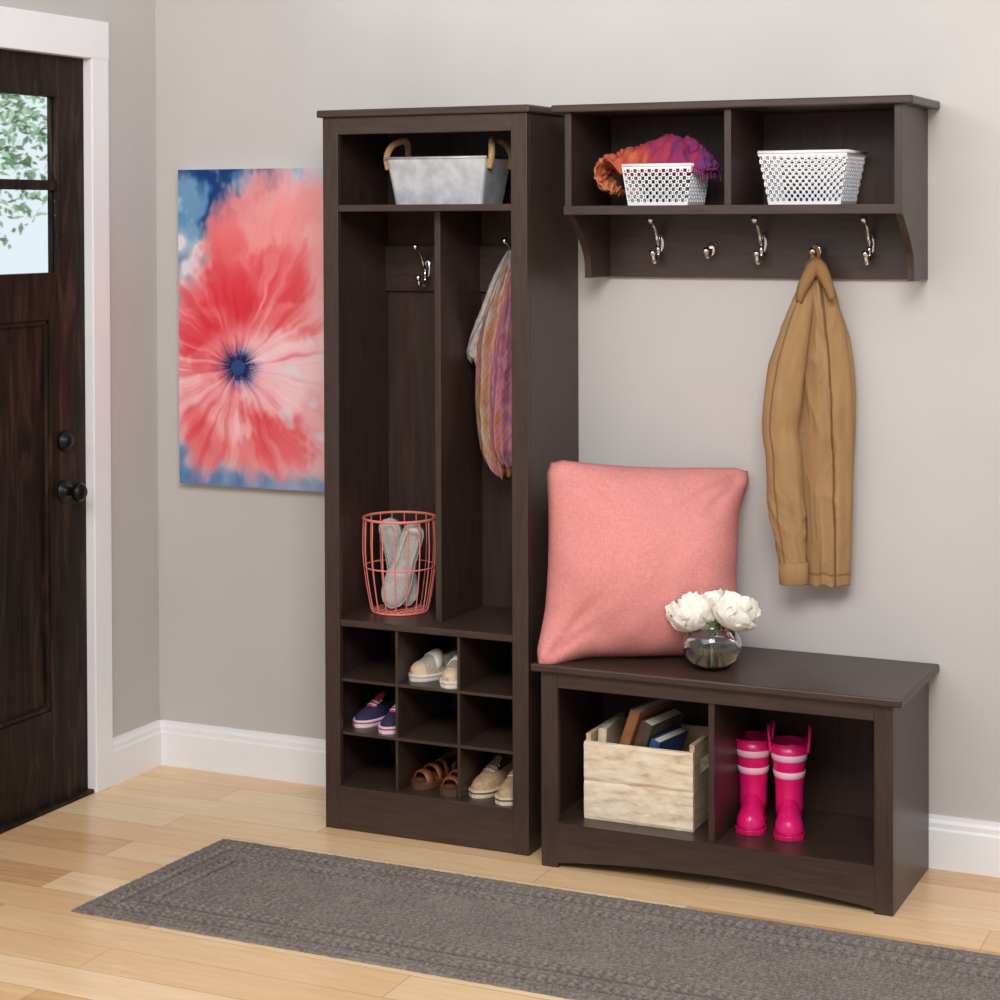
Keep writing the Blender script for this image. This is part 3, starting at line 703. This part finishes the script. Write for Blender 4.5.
# ---------------------------------------------------------------- metal bin
yb=-.27; a=Py(386,158,yb); b=Py(487,160,yb)
zb0=1.689; hb_=.125; wt=(b.x-a.x); wbm=wt-.04
mb_=thing('metal_bin','galvanized metal bin with rope handles on the cabinet top shelf','bin',((a.x+b.x)/2,yb+.08,zb0))
def tapered(bm,wt,wb_,dt_,db_,h,t=.003):
    def ring(w,d,z,r=.012):
        pts=[]
        for cx,cy,a0 in ((w/2-r,d/2-r,0),(-w/2+r,d/2-r,PI/2),(-w/2+r,-d/2+r,PI),(w/2-r,-d/2+r,1.5*PI)):
            for k in range(5): pts.append(Vector((cx+r*math.cos(a0+PI/2*k/4),cy+r*math.sin(a0+PI/2*k/4),z)))
        return pts
    loft(bm,[ring(wb_,db_,0),ring(wt,dt_,h),ring(wt-2*t,dt_-2*t,h),ring(wb_-2*t,db_-2*t,t)])
bm=nb(); tapered(bm,wt,wbm,.17,.14,hb_); fin('tub',bm,M['galv'],mb_,smooth=False)
bm=nb()
P=[(wt/2,.085),(-wt/2,.085),(-wt/2,-.085),(wt/2,-.085)]
tube(bm,[Vector((x,y,hb_)) for x,y in P],.0035,8,closed=True); fin('rim',bm,M['galv'],mb_,smooth=True)
for s in (-1,1):
    bm=nb(); x=s*(wt/2-.004)
    tube(bm,spline([(x+s*.004,-.066,hb_-.03),(x+s*.010,-.064,hb_+.004),(x+s*.002,-.045,hb_+.036),(x-s*.012,0,hb_+.05),(x+s*.002,.045,hb_+.036),(x+s*.010,.064,hb_+.004),(x+s*.004,.066,hb_-.03)],6),.0092,8)
    fin('rope_handle',bm,M['rope'],mb_,smooth=True)
# ---------------------------------------------------------------- white baskets
def lattice(t,wt,wb_,dt_,db_,h,nxc,nyc,nzc,th1,th2):
    bm=nb()
    T=[Vector((x*wt/2,y*dt_/2,h)) for x,y in ((-1,-1),(1,-1),(1,1),(-1,1))]; Bm=[Vector((x*wb_/2,y*db_/2,0)) for x,y in ((-1,-1),(1,-1),(1,1),(-1,1))]
    A_=[];B_=[]
    for k in range(4):
        n=nxc if k%2==0 else nyc; a,b,c,d=Bm[k],Bm[(k+1)%4],T[(k+1)%4],T[k]; g=[]
        for j in range(nzc+1):
            v=j/nzc; g.append([bm.verts.new((a.lerp(b,i/n)).lerp(d.lerp(c,i/n),v)) for i in range(n+1)])
        for j in range(nzc):
            for i in range(n):
                f=bm.faces.new((g[j][i],g[j][i+1],g[j+1][i+1],g[j+1][i]))
                if j in (0,nzc-1): continue
                (A_ if (i//1+j)%2==0 else B_).append(f)
    holes=[]
    for fs,th in ((A_,th1),(B_,th2)):
        bmesh.ops.inset_individual(bm,faces=fs,thickness=th,use_even_offset=True)
        holes+=fs
    bmesh.ops.delete(bm,geom=[f for f in holes if f.is_valid],context='FACES')
    bmesh.ops.remove_doubles(bm,verts=bm.verts,dist=1e-5)
    fin('lattice_wall',bm,M['basket'],t,solid=.003)
    bm=nb(); tube(bm,T,.0045,8,closed=True); fin('rim',bm,M['basket'],t,smooth=True)
    fin('base',box(nb(),-wb_/2,wb_/2,-db_/2,db_/2,-.0005,.003),M['basket'],t)
ZSB=ZB1
yb=-.255
a=Py(622,166,yb); b=Py(691,166,yb); w=b.x-a.x; hh=a.z-ZSB
bk1=thing('storage_basket','small white lattice basket with a scarf in it on the wall shelf','basket',((a.x+b.x)/2,yb+.075,ZSB+.001))
lattice(bk1,w,w-.028,.15,.13,hh,19,14,11,.0024,.0027)
sc_c=Vector(((a.x+b.x)/2,yb+.075,ZSB+hh))
a=Py(758,153,yb); b=Py(847,153,yb); w=b.x-a.x; hh=a.z-ZSB
bk2=thing('storage_basket','larger empty white lattice basket in the right wall shelf cubby','basket',((a.x+b.x)/2,yb+.095,ZSB+.001))
lattice(bk2,w,w-.045,.19,.15,hh,25,19,14,.0026,.0029)
# rumpled scarf in the small basket: one crumpled sheet with fringe
base=Vector((sc_c.x,sc_c.y,sc_c.z-.006))
path=spline([(-.120,0,-.052),(-.148,0,-.036),(-.160,0,-.010),(-.146,0,.014),(-.112,0,.028),(-.074,0,.036),(-.030,0,.050),(.015,0,.062),(.055,0,.058),(.088,0,.040),(.114,0,.014),(.118,0,-.010)],12)
bm=nb(); scol=[]; ny_=80; G=[]
PAL=[(176,100,70),(208,140,100),(190,90,66),(190,104,68),(170,66,70),(146,52,84),(128,50,98),(96,60,112),(136,58,92)]
for i,p in enumerate(path):
    f=i/(len(path)-1); a_n=path[min(i+1,len(path)-1)]-path[max(i-1,0)]; nrm=Vector((-a_n.z,0,a_n.x)).normalized(); row=[]
    inb=sm(.30,.40,f)*(1-sm(.90,.98,f))
    for j in range(ny_+1):
        yy=-1+2*j/ny_; y=-.006+yy*(.062+.006*(1-inb))
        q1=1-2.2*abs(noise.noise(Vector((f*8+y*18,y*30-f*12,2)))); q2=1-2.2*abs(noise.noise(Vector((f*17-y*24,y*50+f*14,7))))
        dsp=.017*max(-.4,q1)+.009*max(-.4,q2)+.010*noise.noise(Vector((f*4,y*16,11)))
        P=p+Vector((0,y+.010*noise.noise(Vector((f*10,y*24,21))),0))+nrm*dsp*(1-.5*abs(yy)**4)
        P.z-=abs(yy)**2.6*(max(0,p.z)+.022)*inb
        row.append(bm.verts.new(P+base))
        t=max(0,min(.999,f*.86+.14*noise.noise(Vector((f*6+y*10,y*24,31)))+.22*noise.noise(Vector((f*18+y*20,y*50-f*22,37)))+.05))*(len(PAL)-1); k=int(t)
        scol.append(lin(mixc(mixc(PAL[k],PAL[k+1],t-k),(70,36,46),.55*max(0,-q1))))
    G.append(row)
for i in range(len(G)-1):
    for j in range(ny_): bm.faces.new((G[i][j],G[i][j+1],G[i+1][j+1],G[i+1][j]))
o=thing('scarf','rumpled orange and purple scarf heaped in the small white basket','scarf')
cl_o=fin('cloth',bm,vcolmat('rumpled_wool','wool',.95,.08,.4,260),o,smooth=True,solid=.003); setcol(cl_o,'wool',scol)
rnd=random.Random(3); bm=nb()
for k in range(18):
    y=-.064+.0062*k; q0=base+Vector((.108+rnd.uniform(-.006,.006),y,.012-.6*abs(y+.006)**1.4))
    tube(bm,spline([q0,q0+Vector((.012+rnd.uniform(-.004,.006),rnd.uniform(-.004,.004),-.010)),q0+Vector((.014+rnd.uniform(-.008,.010),rnd.uniform(-.006,.006),-.038))],4),.0018,5)
fin('fringe',bm,mat('plum_fringe',(104,56,104),(140,64,100),60,rough=.95),o,smooth=True)
reroot(o,base)
# ---------------------------------------------------------------- cloth lofts
def drape(rows,yc,yb_,amp,k,seed,vs=40,n=56,ridges=(),hem=0,seams=(),colfn=None,wr=0,fine=0,hemline=None):
    bm=nb(); rings=[]; cols=[]; v0,v1=rows[0][0],rows[-1][0]
    for j in range(vs+1):
        f=j/vs; v=v0+(v1-v0)*f; uL,uR=interp(rows,v); y=interp(yc,v)[0]; hb=interp(yb_,v)[0]
        pl,pr=Py(uL,v,y),Py(uR,v,y); c=(pl+pr)/2; a=(pr.x-pl.x)/2; ring=[]
        for i in range(n):
            th=2*PI*i/n; xx=math.cos(th); g=min(1,f*9); front=math.sin(th)
            rp=amp*math.sin(k*th+seed+.9*math.sin(v*.012+seed))*g+amp*.7*noise.noise(Vector((xx*2,front*2,v*.015+seed)))
            for rd in ridges:
                c0,c1_,A,wd=rd[:4]; fa,fb=rd[4:6] if len(rd)>4 else (-1,2)
                rp+=A*math.exp(-((xx-(c0+(c1_-c0)*f)-.05*math.sin(f*7+c0*9))/wd)**2)*g*(sm(fa,fa+.18,f) if fa>-1 else 1)*((1-sm(fb-.2,fb,f)) if fb<2 else 1)
            if wr:
                q=1-2*abs(noise.noise(Vector((xx*1.5+f*2.2,f*5.5-xx*.8,seed)))); rp+=wr*max(0,q)**2*g
            if fine:
                q=1-2.6*abs(noise.noise(Vector((xx*3.2-f*3,f*11+xx*1.6,seed+7)))); rp+=fine*max(0,q)**2*g
            dk=0
            if front>0:
                for s0,s1 in seams:
                    dd=abs(xx-(s0+(s1-s0)*f))*a
                    if dd<.003: rp-=.003; dk=1
            if hemline and abs(f-hemline)<.5/vs: rp-=.002; dk=.8
            ring.append(Vector((c.x+xx*a,y-front*(hb+rp),c.z+hem*f**6*noise.noise(Vector((xx*2.5,seed,3)))*.03)))
            if colfn: cols.append(colfn(xx,f,front,dk))
        rings.append(ring)
    loft(bm,rings)
    return (bm,cols) if colfn else bm
def khaki(xx,f,front,dk):
    n_=noise.noise(Vector((xx*4,f*9,front*3)))
    c=mixc((150,117,80),(168,134,95),.5+.5*n_); return lin(mixc(c,(104,78,48),.85*dk))
def sleeve(pts,radii,sq=1.0,seed=0,zel=None,seam=None):
    P=spline(pts,16); rings=[]; n=64; cols=[]
    for i,p in enumerate(P):
        F_=i/(len(P)-1); f=F_*(len(radii)-1); r=float(np.interp(f,range(len(radii)),radii)); ring=[]
        el=math.exp(-((p.z-zel)/.08)**2) if zel else 0
        for k in range(n):
            th=2*PI*k/n; dx,dy=math.cos(th),math.sin(th)*sq
            rg=1-abs(noise.noise(Vector((dx*1.2+seed,dy*1.2+dx*.6,p.z*14+dx*1.2))))*2
            r2_=1-2.6*abs(noise.noise(Vector((dx*2.0+seed,dy*2.0,p.z*32+dx*2.2))))
            rad=r*(1+.06*noise.noise(Vector((dx*1.5,dy*1.5,p.z*9+seed)))+.09*max(0,rg)**2*(.35+1.2*el)+.06*max(0,r2_)**2*(.2+1.2*el))
            dk=1 if seam is not None and abs(th-seam)<.06 else 0
            if dk: rad-=.002
            ring.append(p+Vector((dx*rad,dy*rad,0))); cols.append(khaki(dx,F_*1.3+seed,dy,dk))
        rings.append(ring)
    bm=nb(); loft(bm,rings); return bm,cols
COATM=vcolmat('khaki_cotton','cloth',.9,.12,.1,300)
coat=thing('jacket','tan brown jacket hanging by its collar from a wall shelf hook','jacket',(0,0,0))
rows=[(256,812,819),(264,806,826),(280,801,832),(300,796,838),(330,790,845),(360,785,850),(400,783,853),(450,784,853),(490,787,853),(530,793,852),(560,798,851),(584,802,850)]
bm,cc=drape(rows,[(256,-.055),(300,-.060),(400,-.062),(584,-.060)],[(256,.012),(280,.026),(320,.034),(420,.036),(584,.034)],.0015,5,.6,200,240,
  [(.30,.05,.009,.18,-1,.6),(.40,.78,.010,.17,-1,2),(.92,.55,.007,.13,.30,2),(.36,.40,-.005,.12,.1,.8)],.3,((.44,.56),),khaki,.007,.0025,.965)
o=fin('body',bm,COATM,coat,smooth=True); setcol(o,'cloth',cc)
sp=lambda u,v,y: Py(u,v,y)
K_=386.
bm,cc=sleeve([sp(808,284,-.080),sp(798,320,-.106),sp(788,362,-.121),sp(782,404,-.129),sp(780,430,-.129),sp(784,458,-.131),sp(785,490,-.130),sp(788,525,-.126),sp(792,556,-.123),sp(794,581,-.121)],
  [8/K_,14/K_,18/K_,19/K_,17.6/K_,18.2/K_,17.6/K_,15.6/K_,14/K_,13.4/K_],.72,1,.88,4.35)
sl=fin('sleeve',bm,COATM,coat,smooth=True); setcol(sl,'cloth',cc)
pc=[sp(793.2,562,-.1225),sp(794,584,-.121)]; rings=[]
for r,f in ((.0360,0),(.0382,.03),(.0378,.97),(.0362,1.0),(.030,1.0),(.029,.3)):
    p=pc[0].lerp(pc[1],f); rings.append([p+Vector((math.cos(2*PI*k/36)*r,math.sin(2*PI*k/36)*r*.72,.003*math.cos(2*PI*k/36))) for k in range(36)])
bm=nb(); loft(bm,rings); o=fin('cuff',bm,COATM,sl,smooth=True); setcol(o,'cloth',[khaki(math.cos(k),k*.01,0,1 if k<36 else 0) for k in range(36*6)])
bm,cc=sleeve([sp(827,292,-.04),sp(840,340,-.04),sp(844,400,-.04),sp(842,470,-.038),sp(838,540,-.036),sp(836,570,-.036)],[.018,.026,.030,.030,.027,.026],.8,4,.85)
o=fin('sleeve',bm,COATM,coat,smooth=True); setcol(o,'cloth',cc)
# collar: folded band spread round the neck, two points in front
for cpts in ([(817,257,-.088),(811,261,-.102),(805,271,-.110),(799,286,-.116),(797,300,-.116)],[(817,257,-.088),(821,261,-.102),(827,270,-.108),(832,284,-.110),(835,298,-.110)]):
    P=spline([sp(*q) for q in cpts],8); rg=[]; sg=1 if cpts[-1][0]<810 else -1
    for i,p in enumerate(P):
        f=i/(len(P)-1); w=.010+.020*math.sin(PI*(.12+.80*f))*(1-.5*f)
        rg.append([p+Vector((sg*w*q*.95,-.006*math.sin(PI*q)-.001,-w*q*.75+.003*math.sin(PI*q))) for q in (-.1,.15,.4,.7,1)])
    bm=nb(); loft(bm,rg,closed=False); fin('collar',bm,M['coat_dark'],coat,solid=.005,smooth=True)
bm=nb(); tube(bm,spline([sp(812,260,-.062),sp(813,250,-.06),sp(815.5,246,-.06),sp(818,251,-.06),sp(819,260,-.062)],6),.0045,8); fin('hanging_loop',bm,M['coat_dark'],coat,smooth=True)
reroot(coat,Py(815,588,-.08))
# hanging scarf
scf=thing('scarf','mottled grey, tan and pink scarf hanging in the right bay of the cabinet','scarf',(0,0,0))
GR,TN,RU,MV,PK=(176,168,164),(186,152,124),(178,120,92),(150,98,124),(192,124,138)
def mot(seq,sd):
    def fn(xx,f,front,dk):
        q=noise.noise(Vector((xx*1.6+sd,f*3.2,front)))*.9+noise.noise(Vector((xx*5+sd,f*14,sd)))*.6+.5+.12*xx
        q=max(0,min(.999,q))*(len(seq)-1); i=int(q); c=mixc(seq[i],seq[i+1],q-i)
        w_=.5+.5*math.sin(f*160)*math.sin(xx*40); return lin(tuple(x*(.86+.16*w_) for x in c))
    return fn
SCM=vcolmat('soft_scarf_wool','wool',.95,.08,.4,260)
def fold(nm,rows,yc,yb_,seq,sd,ridges):
    bm,cc=drape(rows,yc,yb_,.004,5,sd,100,130,ridges,1.0,(),mot(seq,sd),.006); o=fin(nm,bm,SCM,scf,smooth=True); setcol(o,'wool',cc)
fold('scarf_fold',[(250,508,518),(265,499,522),(285,490,521),(305,483,518),(322,476,513),(338,470,507),(350,467,499),(357,468,492),(361,472,486)],[(250,-.07),(361,-.112)],[(250,.012),(300,.026),(350,.024),(361,.008)],[(150,144,144),GR,(196,188,182),TN],1.2,[(-.2,-.55,.014,.16),(.3,.25,.014,.16),(.05,-.15,-.010,.12)])
fold('scarf_fold',[(258,505,521),(280,497,521),(300,490,519),(320,483,517),(345,478,514),(375,476,513),(405,476,513),(430,478,514),(450,481,515),(462,485,515),(470,490,513),(475,496,510)],[(258,-.08),(330,-.125),(475,-.12)],[(258,.012),(330,.028),(455,.028),(475,.008)],[GR,TN,RU,TN,PK],3.2,[(-.3,-.5,.014,.15),(.15,.3,.015,.16),(-.1,-.1,-.010,.1)])
fold('scarf_fold',[(264,509,526),(290,504,531),(320,499,534),(360,493,535),(400,490,534),(430,490,533),(450,492,532),(461,496,529),(468,502,525)],[(264,-.09),(330,-.155),(468,-.15)],[(264,.012),(330,.026),(450,.026),(468,.008)],[RU,PK,MV,PK,(128,92,122)],5.1,[(-.4,-.65,.013,.13),(-.1,-.15,.016,.12),(.3,.4,.013,.14),(-.25,-.4,-.010,.09)])
reroot(scf,Py(505,475,-.13))
# ---------------------------------------------------------------- outside the door
fin('ground',box(nb(),-9,XL-.12,-4,9,-.16,-.06),mat('lawn',(110,130,90),(130,150,104),6,rough=1),kind='structure')
def tree(name,label,loc,seed,cz,rad,n,hs):
    t=thing(name,label,'tree',loc); rn=random.Random(seed)
    bm=nb(); tube(bm,spline([(0,0,0),(.03,0,.8),(-.02,.02,1.6),(.02,0,2.4)],5),[.06-.0025*i for i in range(16)],8)
    for k in range(7):
        a=rn.random()*6.28; z=1.2+.18*k; tube(bm,[(0,0,z),(.3*math.cos(a),.3*math.sin(a),z+.25),(.5*math.cos(a),.5*math.sin(a),z+.5)],[.02,.013,.006],6)
    fin('trunk',bm,M['bark'],t,smooth=True)
    bm=nb()
    for k in range(n):
        d=Vector((rn.gauss(0,1),rn.gauss(0,1),rn.gauss(0,1))).normalized()*rad*rn.random()**.4; c=Vector((d.x,d.y,cz+d.z*hs))
        ax=Vector((rn.uniform(-1,1),rn.uniform(-1,1),rn.uniform(-1,.3))).normalized(); s_=ax.orthogonal().normalized(); l=rn.uniform(.018,.036)
        v=[bm.verts.new(c+ax*q*l+s_*w*l) for q,w in ((-1,0),(-.2,.4),(1,0),(-.2,-.4))]; bm.faces.new(v)
    fin('foliage',bm,M['leaf'],t)
tree('garden_tree','leafy green tree outside, seen through the door window panes',(-3.45,1.95,-.06),5,2.25,.8,4200,1.0)
# ---------------------------------------------------------------- light
w=bpy.data.worlds.new('world'); SC.world=w; w.use_nodes=True; nt=w.node_tree
bg=nt.nodes['Background']
tc=nt.nodes.new('ShaderNodeTexCoord'); dp=nt.nodes.new('ShaderNodeVectorMath'); dp.operation='DOT_PRODUCT'; dp.inputs[1].default_value=(-.64,.765,.05)
mr=nt.nodes.new('ShaderNodeMapRange'); mr.inputs[1].default_value=.6; mr.inputs[2].default_value=.95; mr.inputs[3].default_value=.60; mr.inputs[4].default_value=.95
mc=nt.nodes.new('ShaderNodeMix'); mc.data_type='RGBA'; mc.inputs[6].default_value=(.96,.97,1,1); mc.inputs[7].default_value=(.88,.95,1,1)
m2=nt.nodes.new('ShaderNodeMapRange'); m2.inputs[1].default_value=.6; m2.inputs[2].default_value=.95
nt.links.new(tc.outputs['Generated'],dp.inputs[0]); nt.links.new(dp.outputs['Value'],mr.inputs[0]); nt.links.new(mr.outputs[0],bg.inputs[1])
nt.links.new(dp.outputs['Value'],m2.inputs[0]); nt.links.new(m2.outputs[0],mc.inputs[0]); nt.links.new(mc.outputs[2],bg.inputs[0])
def area(name,loc,target,sx,sy,e,col=(1,1,1)):
    l=bpy.data.lights.new(name,'AREA'); l.shape='RECTANGLE'; l.size=sx; l.size_y=sy; l.energy=e; l.color=col
    o=bpy.data.objects.new(name,l); COL.objects.link(o); o.location=loc
    o.rotation_euler=(Vector(target)-Vector(loc)).to_track_quat('-Z','Y').to_euler(); return o
area('key_light',(2.3,-3.9,3.3),(.8,0,1.0),1.8,1.3,122,(1,.985,.97))
area('fill_light',(.2,-4.2,2.9),(.6,0,.9),2.5,1.5,35,(1,.99,.98))
area('tree_fill_light',(-3.0,-1.2,4.2),(-3.4,1.9,2.0),1.5,1.5,240,(1,1,1))  # added lamp to brighten the tree foliage; no fixture stands there
